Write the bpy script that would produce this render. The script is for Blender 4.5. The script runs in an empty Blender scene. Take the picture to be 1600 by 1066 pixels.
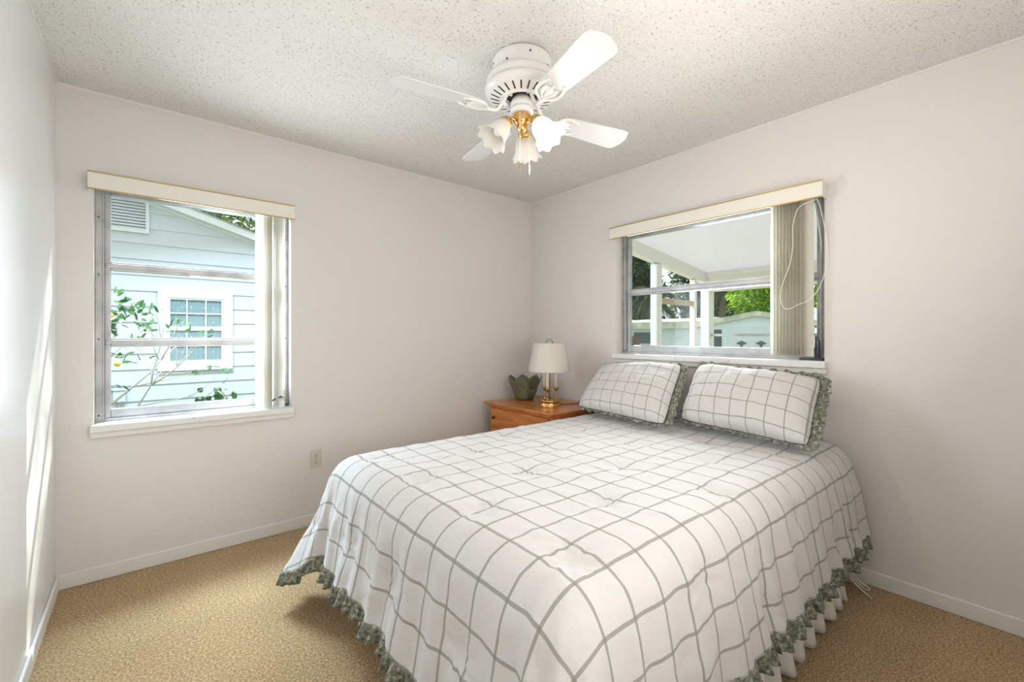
import bpy, bmesh, math, random
from mathutils import Vector, Matrix, noise
PI = math.pi
S = bpy.context.scene
COL = S.collection
rnd = random.Random(7)

# ---------------------------------------------------------------- camera
W_X = 3.072          # right wall plane
H = 2.44             # ceiling
cam = bpy.data.objects.new('camera', bpy.data.cameras.new('camera'))
COL.objects.link(cam); S.camera = cam
cam.location = (0.325, -3.032, 1.224)
cam.rotation_euler = (PI/2, 0, -math.radians(39.675))
cam.data.sensor_width = 36; cam.data.sensor_fit = 'HORIZONTAL'
cam.data.lens = 693.4/1600*36
cam.data.shift_y = -(533-524.4)/1600
cam.data.clip_start = 0.02
# ---------------------------------------------------------------- world, exposure
S.view_settings.view_transform = 'Standard'
S.view_settings.look = 'None'
S.view_settings.exposure = 0.33
S.view_settings.gamma = 1.0
S.view_settings.use_curve_mapping = False
wd = bpy.data.worlds.new('world'); S.world = wd; wd.use_nodes = True
bgn = wd.node_tree.nodes['Background']
bgn.inputs[0].default_value = (0.90, 0.96, 1.0, 1); bgn.inputs[1].default_value = 0.95
# ---------------------------------------------------------------- lights
def light(name, kind, loc, energy, color=(1, 1, 1), aim=None, **kw):
    l = bpy.data.objects.new(name, bpy.data.lights.new(name, kind)); COL.objects.link(l)
    l.location = loc; l.data.energy = energy; l.data.color = color
    for k, v in kw.items(): setattr(l.data, k, v)
    if aim is not None:
        l.rotation_euler = (Vector(aim)-Vector(loc)).to_track_quat('-Z', 'Y').to_euler()
    return l
light('sun', 'SUN', (6, 5, 8), 8.5, (1.0, 0.94, 0.84), aim=(6-0.50, 5-0.43, 8-0.50), angle=0.012)
# added area lamps standing in for daylight entering by the two windows
light('daylight_fill_back_sky', 'AREA', (0.3, 1.4, 3.6), 480, (0.64, 0.81, 1.0), aim=(0.95, -1.3, 0.0), shape='RECTANGLE', size=1.8, size_y=1.1)
light('daylight_fill_back_window', 'AREA', (0.55, 0.12, 1.40), 17, (0.84, 0.92, 1.0), aim=(3.07, -2.6, 1.25), shape='RECTANGLE', size=0.62, size_y=1.05, spread=2.7)
light('daylight_fill_right_window', 'AREA', (W_X+0.16, -1.52, 1.55), 14, (0.90, 0.95, 1.0), aim=(0.5, -2.6, 1.2), shape='RECTANGLE', size=0.95, size_y=0.8, spread=1.95)
# added fill lamp behind the camera, brightening ceiling and walls
light('room_fill', 'AREA', (1.2, -3.35, 1.2), 22, (1.0, 0.955, 0.915), aim=(0.8, -1.6, 2.3), shape='RECTANGLE', size=1.8, size_y=0.9)

# ---------------------------------------------------------------- helpers
def prop(o, label=None, cat=None, group=None, kind=None):
    if label: o['label'] = label
    if cat: o['category'] = cat
    if group: o['group'] = group
    if kind: o['kind'] = kind
    return o
def root(name, label, cat, loc=(0, 0, 0), group=None, kind=None):
    o = bpy.data.objects.new(name, None); COL.objects.link(o); o.location = loc
    o.empty_display_size = 0.05
    return prop(o, label, cat, group, kind)
def mk(name, bm, mat, parent=None, smooth=False, bevel=0, seg=2, loc=(0, 0, 0), local=False, angle=35):
    """link a bmesh as ONE mesh object; geometry given in world coordinates unless local"""
    me = bpy.data.meshes.new(name)
    bmesh.ops.recalc_face_normals(bm, faces=bm.faces) if not bm.faces.layers.int.get('keep') else None
    if parent is not None and not local:
        p = parent; off = Vector((0, 0, 0))
        while p is not None: off += p.location; p = p.parent
        bmesh.ops.translate(bm, vec=-off-Vector(loc), verts=bm.verts)
    bm.to_mesh(me); bm.free()
    o = bpy.data.objects.new(name, me); COL.objects.link(o); o.location = loc
    for m in (mat if isinstance(mat, (list, tuple)) else [mat]): me.materials.append(m)
    if smooth:
        for p in me.polygons: p.use_smooth = True
    if parent is not None: o.parent = parent
    if bevel:
        b = o.modifiers.new('bevel', 'BEVEL'); b.width = bevel; b.segments = seg; b.limit_method = 'ANGLE'; b.angle_limit = math.radians(angle)
        for p in me.polygons: p.use_smooth = True
        wn = o.modifiers.new('wn', 'WEIGHTED_NORMAL'); wn.keep_sharp = True
    return o
def B(): return bmesh.new()
def box(bm, x0, x1, y0, y1, z0, z1, mi=0, mat=None):
    vs = [bm.verts.new(v) for v in ((x0,y0,z0),(x1,y0,z0),(x1,y1,z0),(x0,y1,z0),(x0,y0,z1),(x1,y0,z1),(x1,y1,z1),(x0,y1,z1))]
    if mat is not None:
        for v in vs: v.co = mat @ v.co
    for f in ((0,3,2,1),(4,5,6,7),(0,1,5,4),(1,2,6,5),(2,3,7,6),(3,0,4,7)):
        bm.faces.new([vs[i] for i in f]).material_index = mi
    return bm
def prism(bm, pts, d, mi=0):
    """polygon (list of 3-D points) extruded by vector d"""
    d = Vector(d); a = [bm.verts.new(p) for p in pts]; b = [bm.verts.new(Vector(p)+d) for p in pts]
    bm.faces.new(a).material_index = mi; bm.faces.new(b[::-1]).material_index = mi
    n = len(pts)
    for i in range(n): bm.faces.new([a[i], b[i], b[(i+1) % n], a[(i+1) % n]]).material_index = mi
    return bm
def tube(bm, pts, rad, seg=8, closed=False):
    pts = [Vector(p) for p in pts]; n = len(pts)
    rr = rad if isinstance(rad, (list, tuple)) else [rad]*n
    rings = []; up = Vector((0.13, 0.21, 1)).normalized(); last = None
    for i, p in enumerate(pts):
        if closed: t = pts[(i+1) % n]-pts[i-1]
        else: t = pts[min(i+1, n-1)]-pts[max(i-1, 0)]
        t.normalize()
        a = (last - t*last.dot(t)) if last is not None else t.cross(up)
        if a.length < 1e-5: a = t.orthogonal()
        a.normalize(); last = a; b = t.cross(a)
        rings.append([bm.verts.new(p+(a*math.cos(2*PI*k/seg)+b*math.sin(2*PI*k/seg))*rr[i]) for k in range(seg)])
    m = n if closed else n-1
    for i in range(m):
        r0, r1 = rings[i], rings[(i+1) % n]
        for k in range(seg): bm.faces.new([r0[k], r0[(k+1) % seg], r1[(k+1) % seg], r1[k]])
    if not closed:
        bm.faces.new(rings[0][::-1]); bm.faces.new(rings[-1])
    return bm
def lathe(bm, prof, c=(0, 0, 0), seg=40, M=None, mod=None, cap=True, mi=0):
    """profile [(r,z)...] turned about local z through c; mod(angle, r, z, i) may alter (r,z)"""
    c = Vector(c); rings = []
    for i, (r, z) in enumerate(prof):
        ring = []
        for k in range(seg):
            a = 2*PI*k/seg; r2, z2 = (r, z) if mod is None else mod(a, r, z, i)
            v = Vector((r2*math.cos(a), r2*math.sin(a), z2))
            if M is not None: v = M @ v
            ring.append(bm.verts.new(v+c))
        rings.append(ring)
    for i in range(len(rings)-1):
        for k in range(seg):
            bm.faces.new([rings[i][k], rings[i][(k+1) % seg], rings[i+1][(k+1) % seg], rings[i+1][k]]).material_index = mi
    if cap:
        bm.faces.new(rings[0][::-1]).material_index = mi; bm.faces.new(rings[-1]).material_index = mi
    return bm
def smoothpts(pts, n=6):
    """Catmull-Rom through the points"""
    P = [Vector(p) for p in pts]; P = [2*P[0]-P[1]]+P+[2*P[-1]-P[-2]]; out = []
    for i in range(1, len(P)-2):
        for k in range(n):
            t = k/n; a, b, c, d = P[i-1], P[i], P[i+1], P[i+2]
            out.append(0.5*((2*b)+(c-a)*t+(2*a-5*b+4*c-d)*t*t+(3*b-a-3*c+d)*t**3))
    out.append(P[-2]); return out
def fbm(v, o=3): return noise.fractal(Vector(v), 1.0, 2.0, o)

# ---------------------------------------------------------------- materials
def mat(name, col, rough=0.6, metal=0.0, spec=0.5, **kw):
    m = bpy.data.materials.new(name); m.use_nodes = True
    p = m.node_tree.nodes['Principled BSDF']
    p.inputs['Base Color'].default_value = (*col, 1); p.inputs['Roughness'].default_value = rough
    p.inputs['Metallic'].default_value = metal; p.inputs['Specular IOR Level'].default_value = spec
    for k, v in kw.items(): p.inputs[k].default_value = v
    return m
def N(m, t, **kw):
    n = m.node_tree.nodes.new(t)
    for k, v in kw.items():
        if k in n.inputs: n.inputs[k].default_value = v
        else: setattr(n, k, v)
    return n
def L(m, a, b): m.node_tree.links.new(a, b)
def PB(m): return m.node_tree.nodes['Principled BSDF']
def coords(m, scale=(1, 1, 1), kind='Object'):
    tc = N(m, 'ShaderNodeTexCoord'); mp = N(m, 'ShaderNodeMapping'); mp.inputs['Scale'].default_value = scale
    L(m, tc.outputs[kind], mp.inputs['Vector']); return mp.outputs[0]
def ramp(m, fac, stops):
    r = N(m, 'ShaderNodeValToRGB'); e = r.color_ramp.elements
    while len(e) < len(stops): e.new(0.5)
    for x, (pos, c) in zip(e, stops): x.position = pos; x.color = (*c, 1)
    L(m, fac, r.inputs[0]); return r.outputs[0]
def bump(m, h, strength=0.3, dist=0.01):
    b = N(m, 'ShaderNodeBump', Strength=strength, Distance=dist); L(m, h, b.inputs['Height']); L(m, b.outputs[0], PB(m).inputs['Normal']); return b
def nz(m, v, scale, detail=3, rough=0.5):
    n = N(m, 'ShaderNodeTexNoise'); n.inputs['Scale'].default_value = scale; n.inputs['Detail'].default_value = detail; n.inputs['Roughness'].default_value = rough
    L(m, v, n.inputs['Vector']); return n.outputs[0]
def math_(m, op, a, b=None):
    n = N(m, 'ShaderNodeMath', operation=op)
    for i, x in enumerate((a, b)):
        if x is None: continue
        if isinstance(x, (int, float)): n.inputs[i].default_value = x
        else: L(m, x, n.inputs[i])
    return n.outputs[0]

WALLC = (0.76, 0.73, 0.71)
m_wall = mat('wall paint', WALLC, 0.42, spec=0.35)
v = coords(m_wall); bump(m_wall, nz(m_wall, v, 90, 3), 0.10, 0.004)
m_wallgloss = mat('wall paint semigloss', (0.77, 0.765, 0.755), 0.28, spec=0.45)
v = coords(m_wallgloss); bump(m_wallgloss, nz(m_wallgloss, v, 60, 3), 0.10, 0.004)
m_trim = mat('white trim paint', (0.80, 0.78, 0.74), 0.35)
# popcorn ceiling
m_ceil = mat('popcorn ceiling', (0.80, 0.78, 0.75), 0.95, spec=0.1)
v = coords(m_ceil)
vor = N(m_ceil, 'ShaderNodeTexVoronoi'); vor.inputs['Scale'].default_value = 110; L(m_ceil, v, vor.inputs['Vector'])
n1 = nz(m_ceil, v, 75, 3, 0.6)
hh = math_(m_ceil, 'ADD', math_(m_ceil, 'MULTIPLY', vor.outputs['Distance'], -0.9), n1)
bump(m_ceil, hh, 0.5, 0.012)
L(m_ceil, ramp(m_ceil, nz(m_ceil, v, 95, 2, 0.5), [(0.0, (0.45, 0.43, 0.40)), (0.32, (0.52, 0.50, 0.47)), (0.38, (0.80, 0.78, 0.75)), (1, (0.84, 0.82, 0.79))]), PB(m_ceil).inputs['Base Color'])
# carpet
m_carpet = mat('tan carpet', (0.45, 0.33, 0.2), 1.0, spec=0.05)
v = coords(m_carpet)
cn = nz(m_carpet, v, 120, 4, 0.75); cb = nz(m_carpet, v, 2.3, 4, 0.6)
mx = N(m_carpet, 'ShaderNodeMix', data_type='RGBA'); mx.inputs[0].default_value = 0.35
L(m_carpet, ramp(m_carpet, cn, [(0.36, (0.10, 0.045, 0.010)), (0.5, (0.52, 0.33, 0.13)), (0.62, (0.94, 0.77, 0.53))]), mx.inputs[6])
L(m_carpet, ramp(m_carpet, cb, [(0.3, (0.36, 0.20, 0.065)), (0.55, (0.50, 0.305, 0.115)), (0.72, (0.62, 0.41, 0.18))]), mx.inputs[7])
L(m_carpet, mx.outputs[2], PB(m_carpet).inputs['Base Color'])
bump(m_carpet, cn, 0.9, 0.012)
PB(m_carpet).inputs['Sheen Weight'].default_value = 0.3
# metals and plastics
m_alu = mat('dull aluminium', (0.55, 0.55, 0.545), 0.42, 0.75)
v = coords(m_alu, (1, 1, 1)); L(m_alu, ramp(m_alu, nz(m_alu, v, 9, 5), [(0.3, (0.34, 0.345, 0.35)), (0.6, (0.50, 0.505, 0.51))]), PB(m_alu).inputs['Base Color'])
m_crank = mat('dark grey metal', (0.13, 0.135, 0.14), 0.4, 0.6)
m_brass = mat('polished brass', (0.72, 0.46, 0.16), 0.22, 1.0)
m_brassold = mat('aged brass', (0.42, 0.29, 0.12), 0.3, 1.0)
m_white = mat('white enamel', (0.84, 0.83, 0.80), 0.3)
m_fanblade = mat('white fan blade', (0.72, 0.71, 0.70), 0.5)
m_dark = mat('dark opening', (0.035, 0.022, 0.012), 0.7)
m_sill = mat('painted stone sill', (0.80, 0.80, 0.79), 0.35)
v = coords(m_sill); L(m_sill, ramp(m_sill, nz(m_sill, v, 14, 6, 0.7), [(0.30, (0.52, 0.51, 0.50)), (0.42, (0.80, 0.80, 0.79))]), PB(m_sill).inputs['Base Color'])
m_valance = mat('cream valance', (0.83, 0.80, 0.72), 0.4)
m_gold = mat('gold trim strip', (0.50, 0.36, 0.13), 0.35, 0.6)
m_cordw = mat('white cord', (0.86, 0.84, 0.78), 0.5)
m_cordb = mat('brown cord', (0.10, 0.05, 0.03), 0.5)
m_outlet = mat('ivory outlet', (0.66, 0.61, 0.52), 0.35)
# thin window glass
m_glass = bpy.data.materials.new('window glass'); m_glass.use_nodes = True
nt = m_glass.node_tree; nt.nodes.remove(PB(m_glass)); out = nt.nodes['Material Output']
tr = N(m_glass, 'ShaderNodeBsdfTransparent'); tr.inputs[0].default_value = (0.95, 0.98, 0.97, 1)
gl = N(m_glass, 'ShaderNodeBsdfGlossy'); gl.inputs['Roughness'].default_value = 0.03
fr = N(m_glass, 'ShaderNodeFresnel'); fr.inputs[0].default_value = 1.45
ge = N(m_glass, 'ShaderNodeNewGeometry'); ms = N(m_glass, 'ShaderNodeMixShader'); L(m_glass, math_(m_glass, 'MULTIPLY', math_(m_glass, 'MULTIPLY', fr.outputs[0], 0.4), math_(m_glass, 'SUBTRACT', 1.0, ge.outputs['Backfacing'])), ms.inputs[0]); L(m_glass, tr.outputs[0], ms.inputs[1]); L(m_glass, gl.outputs[0], ms.inputs[2]); L(m_glass, ms.outputs[0], out.inputs[0])
# frosted lamp glass
def shade_mat(name, col, tr_w):
    m = bpy.data.materials.new(name); m.use_nodes = True
    p = PB(m); p.inputs['Base Color'].default_value = (*col, 1); p.inputs['Roughness'].default_value = 0.35
    t = N(m, 'ShaderNodeBsdfTranslucent'); t.inputs[0].default_value = (*col, 1)
    x = N(m, 'ShaderNodeMixShader'); x.inputs[0].default_value = tr_w
    L(m, p.outputs[0], x.inputs[1]); L(m, t.outputs[0], x.inputs[2]); L(m, x.outputs[0], m.node_tree.nodes['Material Output'].inputs[0]); return m
m_shade = shade_mat('frosted glass', (0.93, 0.90, 0.86), 0.45)
m_vane = shade_mat('cream blind vane', (0.76, 0.72, 0.64), 0.42)
m_porchroof = shade_mat('translucent porch roof panel', (0.84, 0.83, 0.88), 0.30)  # translucency added so sun through the panel brightens the porch ceiling
m_lampshade = shade_mat('pearl lampshade', (0.80, 0.77, 0.70), 0.25)
v = coords(m_lampshade, (30, 30, 2)); bump(m_lampshade, nz(m_lampshade, v, 3, 3), 0.25, 0.004)
def emit(name, col, s):
    m = mat(name, col); PB(m).inputs['Emission Color'].default_value = (*col, 1); PB(m).inputs['Emission Strength'].default_value = s; return m
m_bulb = emit('lit bulb', (1.0, 0.85, 0.62), 6.0)
# wood
m_wood = mat('honey cherry wood', (0.36, 0.13, 0.035), 0.24, spec=0.5)
v = coords(m_wood, (9, 1.0, 9)); L(m_wood, ramp(m_wood, nz(m_wood, v, 4, 5, 0.6), [(0.3, (0.36, 0.105, 0.022)), (0.55, (0.58, 0.20, 0.045)), (0.75, (0.68, 0.28, 0.075))]), PB(m_wood).inputs['Base Color'])
m_knob = mat('dark wood knob', (0.05, 0.018, 0.008), 0.3)
# plaid cloth (pattern in cloth coordinates, metres)
def plaid(name, pitch, width, base=(0.60, 0.59, 0.583), line=(0.25, 0.25, 0.21), off=(0, 0)):
    m = mat(name, base, 0.85, spec=0.15); tc = N(m, 'ShaderNodeTexCoord'); sp = N(m, 'ShaderNodeSeparateXYZ'); L(m, tc.outputs['UV'], sp.inputs[0])
    masks = []
    for ax, o in ((0, off[0]), (1, off[1])):
        u = math_(m, 'ADD', sp.outputs[ax], o+100*pitch)
        d = math_(m, 'ABSOLUTE', math_(m, 'SUBTRACT', math_(m, 'MODULO', u, pitch), pitch/2))
        masks.append(math_(m, 'LESS_THAN', d, width/2))
    s = math_(m, 'MULTIPLY', math_(m, 'ADD', masks[0], masks[1]), 0.55)
    mx = N(m, 'ShaderNodeMix', data_type='RGBA'); L(m, s, mx.inputs[0]); mx.inputs[6].default_value = (*base, 1); mx.inputs[7].default_value = (*line, 1)
    sc = N(m, 'ShaderNodeMath', operation='MULTIPLY'); sc.use_clamp = True; L(m, s, sc.inputs[0]); sc.inputs[1].default_value = 1.45
    L(m, sc.outputs[0], mx.inputs[0]); L(m, mx.outputs[2], PB(m).inputs['Base Color'])
    mp = N(m, 'ShaderNodeMapping'); mp.inputs['Scale'].default_value = (1, 1, 1); L(m, tc.outputs['UV'], mp.inputs[0])
    bump(m, nz(m, mp.outputs[0], 22, 5, 0.65), 0.42, 0.008)
    PB(m).inputs['Sheen Weight'].default_value = 0.2
    return m
m_plaid = plaid('windowpane plaid cotton', 0.113, 0.0088, off=(0.0565-1.219, 0.0565+2.12))
m_plaid2 = plaid('windowpane plaid sham', 0.092, 0.0058)
m_skirt = mat('white cotton skirt', (0.80, 0.77, 0.73), 0.85)
m_ticking = mat('mattress fabric', (0.72, 0.71, 0.69), 0.9)
m_ruffle = mat('sage floral cotton', (0.3, 0.35, 0.28), 0.85, spec=0.1)
v = coords(m_ruffle)
L(m_ruffle, ramp(m_ruffle, nz(m_ruffle, v, 75, 4, 0.7), [(0.36, (0.06, 0.065, 0.045)), (0.46, (0.17, 0.178, 0.14)), (0.56, (0.24, 0.25, 0.205)), (0.64, (0.50, 0.50, 0.42))]), PB(m_ruffle).inputs['Base Color'])
m_bowl = mat('sage glazed ceramic', (0.115, 0.125, 0.075), 0.45)
v = coords(m_bowl); L(m_bowl, ramp(m_bowl, nz(m_bowl, v, 22, 5), [(0.3, (0.08, 0.09, 0.05)), (0.6, (0.155, 0.165, 0.105))]), PB(m_bowl).inputs['Base Color'])
# outdoors
m_siding = mat('pale blue siding', (0.59, 0.615, 0.65), 0.7)
m_extwhite = mat('exterior white paint', (0.71, 0.72, 0.73), 0.6)
m_porch = mat('porch white paint', (0.84, 0.82, 0.78), 0.6)
m_shed = mat('weathered white panel', (0.74, 0.78, 0.82), 0.7)
m_shedtrim = mat('mossy cream fascia', (0.66, 0.63, 0.50), 0.8)
v = coords(m_shedtrim); L(m_shedtrim, ramp(m_shedtrim, nz(m_shedtrim, v, 3, 6, 0.7), [(0.35, (0.40, 0.42, 0.32)), (0.6, (0.74, 0.71, 0.60))]), PB(m_shedtrim).inputs['Base Color'])
m_slate = mat('dark window pane', (0.09, 0.11, 0.12), 0.15)
m_curtain = mat('blue grey curtain', (0.28, 0.35, 0.39), 0.8)
m_roofing = mat('grey shingle', (0.35, 0.36, 0.37), 0.9)
m_ground = mat('grass ground', (0.14, 0.18, 0.08), 1.0)
v = coords(m_ground); L(m_ground, ramp(m_ground, nz(m_ground, v, 6, 5), [(0.3, (0.10, 0.12, 0.05)), (0.7, (0.25, 0.26, 0.15))]), PB(m_ground).inputs['Base Color'])
m_bark = mat('grey bark', (0.30, 0.27, 0.22), 0.9)
m_twig = mat('pale twig', (0.42, 0.38, 0.31), 0.85)
def leafmat(name, a, b, tw=0.45):
    m = bpy.data.materials.new(name); m.use_nodes = True
    g = N(m, 'ShaderNodeNewGeometry'); c = ramp(m, g.outputs['Random Per Island'], [(0.0, a), (1.0, b)])
    p = PB(m); p.inputs['Roughness'].default_value = 0.55; L(m, c, p.inputs['Base Color'])
    t = N(m, 'ShaderNodeBsdfTranslucent'); L(m, c, t.inputs[0]); x = N(m, 'ShaderNodeMixShader'); x.inputs[0].default_value = tw
    L(m, p.outputs[0], x.inputs[1]); L(m, t.outputs[0], x.inputs[2]); L(m, x.outputs[0], m.node_tree.nodes['Material Output'].inputs[0]); return m
m_leafdark = leafmat('dark leaves', (0.03, 0.055, 0.02), (0.13, 0.19, 0.08))
m_leafbright = leafmat('bright leaves', (0.16, 0.34, 0.03), (0.55, 0.72, 0.10), 0.6)
m_leafmid = leafmat('mid leaves', (0.06, 0.14, 0.04), (0.26, 0.38, 0.12))
m_leafshrub = leafmat('citrus leaves', (0.03, 0.10, 0.04), (0.13, 0.27, 0.09), 0.3)
m_frond = leafmat('palm frond', (0.10, 0.12, 0.07), (0.30, 0.30, 0.20), 0.3)
m_fruit = mat('yellow citrus skin', (0.80, 0.52, 0.06), 0.5)
m_plaque = mat('brown painted metal', (0.16, 0.13, 0.11), 0.6)

# ---------------------------------------------------------------- room shell
FY = -3.62
TH = 0.20
A0, A1, AZ0, AZ1 = 0.132, 1.037, 0.775, 2.005       # opening in the back wall
B0, B1, BZ0, BZ1 = -2.287, -0.952, 1.085, 2.005     # opening in the right wall (y range)
def struct(name, bm, m, **k): return prop(mk(name, bm, m, **k), kind='structure')
bm = B(); box(bm, -TH, W_X+TH, FY-TH, TH, -0.12, 0); struct('floor', bm, m_carpet)
bm = B(); box(bm, -TH, W_X+TH, FY-TH, TH, H, H+0.15); struct('ceiling', bm, m_ceil)
bm = B(); box(bm, -TH, 0, FY, 0, 0, H); struct('wall_left', bm, m_wallgloss)
def holed(bm, axis, a0, a1, h0, h1, z0, z1, t0, t1, e0, e1):
    for (p, q, r, s) in ((e0, a0, 0, H), (a1, e1, 0, H), (a0, a1, 0, z0), (a0, a1, z1, H)):
        if axis == 'x': box(bm, p, q, t0, t1, r, s)
        else: box(bm, t0, t1, p, q, r, s)
m_outerdark = mat('darkened exterior face', (0.34, 0.30, 0.26), 0.9)  # unseen outer wall face, coloured dark to cut light bounced onto the siding
def two_tone(bm, ax, val):
    for f in bm.faces:
        if all(abs(getattr(v_.co, ax)-val) < 1e-4 for v_ in f.verts): f.material_index = 1
bm = B(); holed(bm, 'x', A0, A1, 0, 0, AZ0, AZ1, 0, TH, -TH, W_X+TH)
bmesh.ops.remove_doubles(bm, verts=bm.verts, dist=1e-5); two_tone(bm, 'y', TH); struct('wall_back', bm, [m_wall, m_outerdark])
bm = B(); holed(bm, 'y', B0, B1, 0, 0, BZ0, BZ1, W_X, W_X+TH, FY, 0)
bmesh.ops.remove_doubles(bm, verts=bm.verts, dist=1e-5); two_tone(bm, 'x', W_X+TH); struct('wall_right', bm, [m_wall, m_outerdark])
bm = B(); box(bm, -TH, W_X+TH, FY-TH, FY, 0, H); struct('wall_front', bm, m_wall)
def baseboard(name, x0, x1, y0, y1):
    bm = B(); box(bm, x0, x1, y0, y1, 0, 0.072); struct(name, bm, m_trim, bevel=0.005)
baseboard('baseboard_back', 0, W_X, -0.013, 0)
baseboard('baseboard_right', W_X-0.013, W_X, FY, -0.013)
baseboard('baseboard_left', 0, 0.013, FY, -0.013)
# thin painted bead where the ceiling meets the walls
for i, a in enumerate(((0, W_X, -0.006, 0), (W_X-0.005, W_X, FY, -0.006), (0, 0.006, FY, -0.006))):
    bm = B(); box(bm, *a, H-0.012, H); struct('trim_%d' % (i+1), bm, m_trim)

# ---------------------------------------------------------------- windows
def window(name, horiz, a0, a1, z0, z1, bars, face):
    """aluminium awning window; P maps (along, depth, z) to the room"""
    P = (lambda a, d, z: Vector((a, d, z))) if horiz else (lambda a, d, z: Vector((W_X+d, a, z)))
    def bx(bm, p0, p1, d0, d1, q0, q1):
        a, b = P(p0, d0, q0), P(p1, d1, q1)
        box(bm, min(a.x, b.x), max(a.x, b.x), min(a.y, b.y), max(a.y, b.y), min(a.z, b.z), max(a.z, b.z))
    r = root(name, None, None, P((a0+a1)/2, 0.1, z0), kind='structure'); del_keys = [k for k in ('label', 'category') if k in r]
    fw = 0.036; bm = B()
    for p0, p1, q0, q1 in ((a0, a0+fw, z0, z1), (a1-fw, a1, z0, z1), (a0+fw, a1-fw, z0, z0+0.02), (a0+fw, a1-fw, z1-0.03, z1)):
        bx(bm, p0, p1, 0.075, 0.155, q0, q1)
        # raised inner channel lip
    for p0, p1 in ((a0+fw-0.006, a0+fw), (a1-fw, a1-fw+0.006)): bx(bm, p0, p1, 0.062, 0.075, z0+0.01, z1)
    mk('window_frame', bm, m_alu, r, bevel=0.002)
    for s in (a0+fw*0.4, a1-fw*0.4):
        for q in (0.03, 0.35, 0.62, 0.86):
            bm = B(); lathe(bm, [(0.0045, 0), (0.0045, 0.004), (0.002, 0.006)], P(s, 0.075, z0+(z1-z0)*q), 8, M=(Matrix.Rotation(PI/2, 3, 'X') if horiz else Matrix.Rotation(-PI/2, 3, 'Y')))
            mk('screw', bm, m_crank, r)
    zs = [z0+0.018]+bars+[z1-0.028]
    for i in range(len(zs)-1):
        q0, q1 = zs[i], zs[i+1]; l = a0+fw; rr = a1-fw; st = 0.024; bm = B()
        lo = 0.046 if i == 0 else 0.024
        for p0, p1, w0, w1 in ((l, l+st, q0, q1), (rr-st, rr, q0, q1), (l+st, rr-st, q0, q0+lo), (l+st, rr-st, q1-0.022, q1)):
            bx(bm, p0, p1, 0.088, 0.122, w0, w1)
        if i > 0: bx(bm, l+0.004, rr-0.004, 0.08, 0.088, q0-0.010, q0+0.014)
        s = mk('sash', bm, m_alu, r, bevel=0.0025)
        bm = B(); bx(bm, l+st-0.004, rr-st+0.004, 0.104, 0.108, q0+lo-0.004, q1-0.018)
        mk('glass_pane', bm, m_glass, s)
    # sill: nosing with an apron below
    bm = B(); bx(bm, a0-0.012, a1+0.012, -0.038, 0.0, z0-0.034, z0+0.004); bx(bm, a0+0.001, a1-0.001, -0.002, 0.12, z0-0.03, z0+0.004)
    mk('window_sill', bm, m_sill, r, bevel=0.006, seg=3)
    bm = B(); bx(bm, a0-0.012, a1+0.012, -0.022, -0.001, z0-0.062, z0-0.034)
    mk('apron', bm, m_trim, r, bevel=0.003)
    # crank operator at the right-hand end
    e = a1 if horiz else a0; sg = -1 if horiz else 1
    bm = B(); tube(bm, [P(e+sg*0.045, 0.05, z0+0.02), P(e+sg*0.045, 0.045, z0+0.10), P(e+sg*0.05, 0.04, z0+0.135)], [0.014, 0.013, 0.008], 10)
    bx(bm, e+sg*0.13, e+sg*0.01, 0.045, 0.085, z0+0.004, z0+0.018)
    c = mk('crank_operator', bm, m_crank, r, smooth=True)
    bm = B(); tube(bm, smoothpts([P(e+sg*0.045, 0.03, z0+0.062), P(e+sg*0.06, 0.005, z0+0.068), P(e+sg*0.105, -0.005, z0+0.052), P(e+sg*0.14, -0.006, z0+0.044), P(e+sg*0.15, -0.008, z0+0.056)]), 0.0058, 8)
    mk('crank_handle', bm, m_crank, c, smooth=True)
    return r
window('window_1', True, A0, A1, AZ0, AZ1, [1.186, 1.586], 0)
window('window_2', False, B0, B1, BZ0, BZ1, [1.547], 0)

# ---------------------------------------------------------------- vertical blinds
def vane_mesh(h):
    """one thin curved louvre of translucent vinyl"""
    bm = B(); w = 0.089; n = 8
    a = [(bm.verts.new(((i/n-0.5)*w, 0.008*(1-4*(i/n-0.5)**2), 0)), bm.verts.new(((i/n-0.5)*w, 0.008*(1-4*(i/n-0.5)**2), h))) for i in range(n+1)]
    for i in range(n): bm.faces.new((a[i][0], a[i+1][0], a[i+1][1], a[i][1]))
    return bm
def blind(name, label, horiz, a0, a1, vanes, zb):
    P = (lambda a, d, z: Vector((a, -d, z))) if horiz else (lambda a, d, z: Vector((W_X-d, a, z)))
    def bx(bm, p0, p1, d0, d1, q0, q1):
        a, b = P(p0, d0, q0), P(p1, d1, q1)
        box(bm, min(a.x, b.x), max(a.x, b.x), min(a.y, b.y), max(a.y, b.y), q0, q1)
    r = root(name, label, 'blind', P((a0+a1)/2, 0.0, 1.935))
    z0, z1 = 1.936, 2.020; bm = B()
    bx(bm, a0, a1, 0.076, 0.082, z0, z1); bx(bm, a0, a0+0.005, 0.0, 0.076, z0, z1); bx(bm, a1-0.005, a1, 0.0, 0.076, z0, z1); bx(bm, a0+0.005, a1-0.005, 0.0, 0.076, z1-0.003, z1-0.001)
    mk('valance', bm, m_valance, r, bevel=0.001)
    for q in (z0-0.002, z1-0.004):
        bm = B(); bx(bm, a0-0.001, a1+0.001, 0.079, 0.085, q, q+0.006); mk('gold_edge', bm, m_gold, r)
    bm = B(); bx(bm, a0+0.02, a1-0.02, 0.012, 0.045, z1-0.045, z1-0.004); mk('head_rail', bm, m_white, r)
    first = None
    for (a, d, rot) in vanes:
        if first is None:
            o = first = mk('vane', vane_mesh(z1-0.045-zb), m_vane, None, smooth=True); o.parent = r
        else:
            o = first.copy(); COL.objects.link(o); o.parent = r
        o.location = P(a, d, zb)-r.location; o.rotation_euler = (0, 0, rot)
    return r
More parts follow.
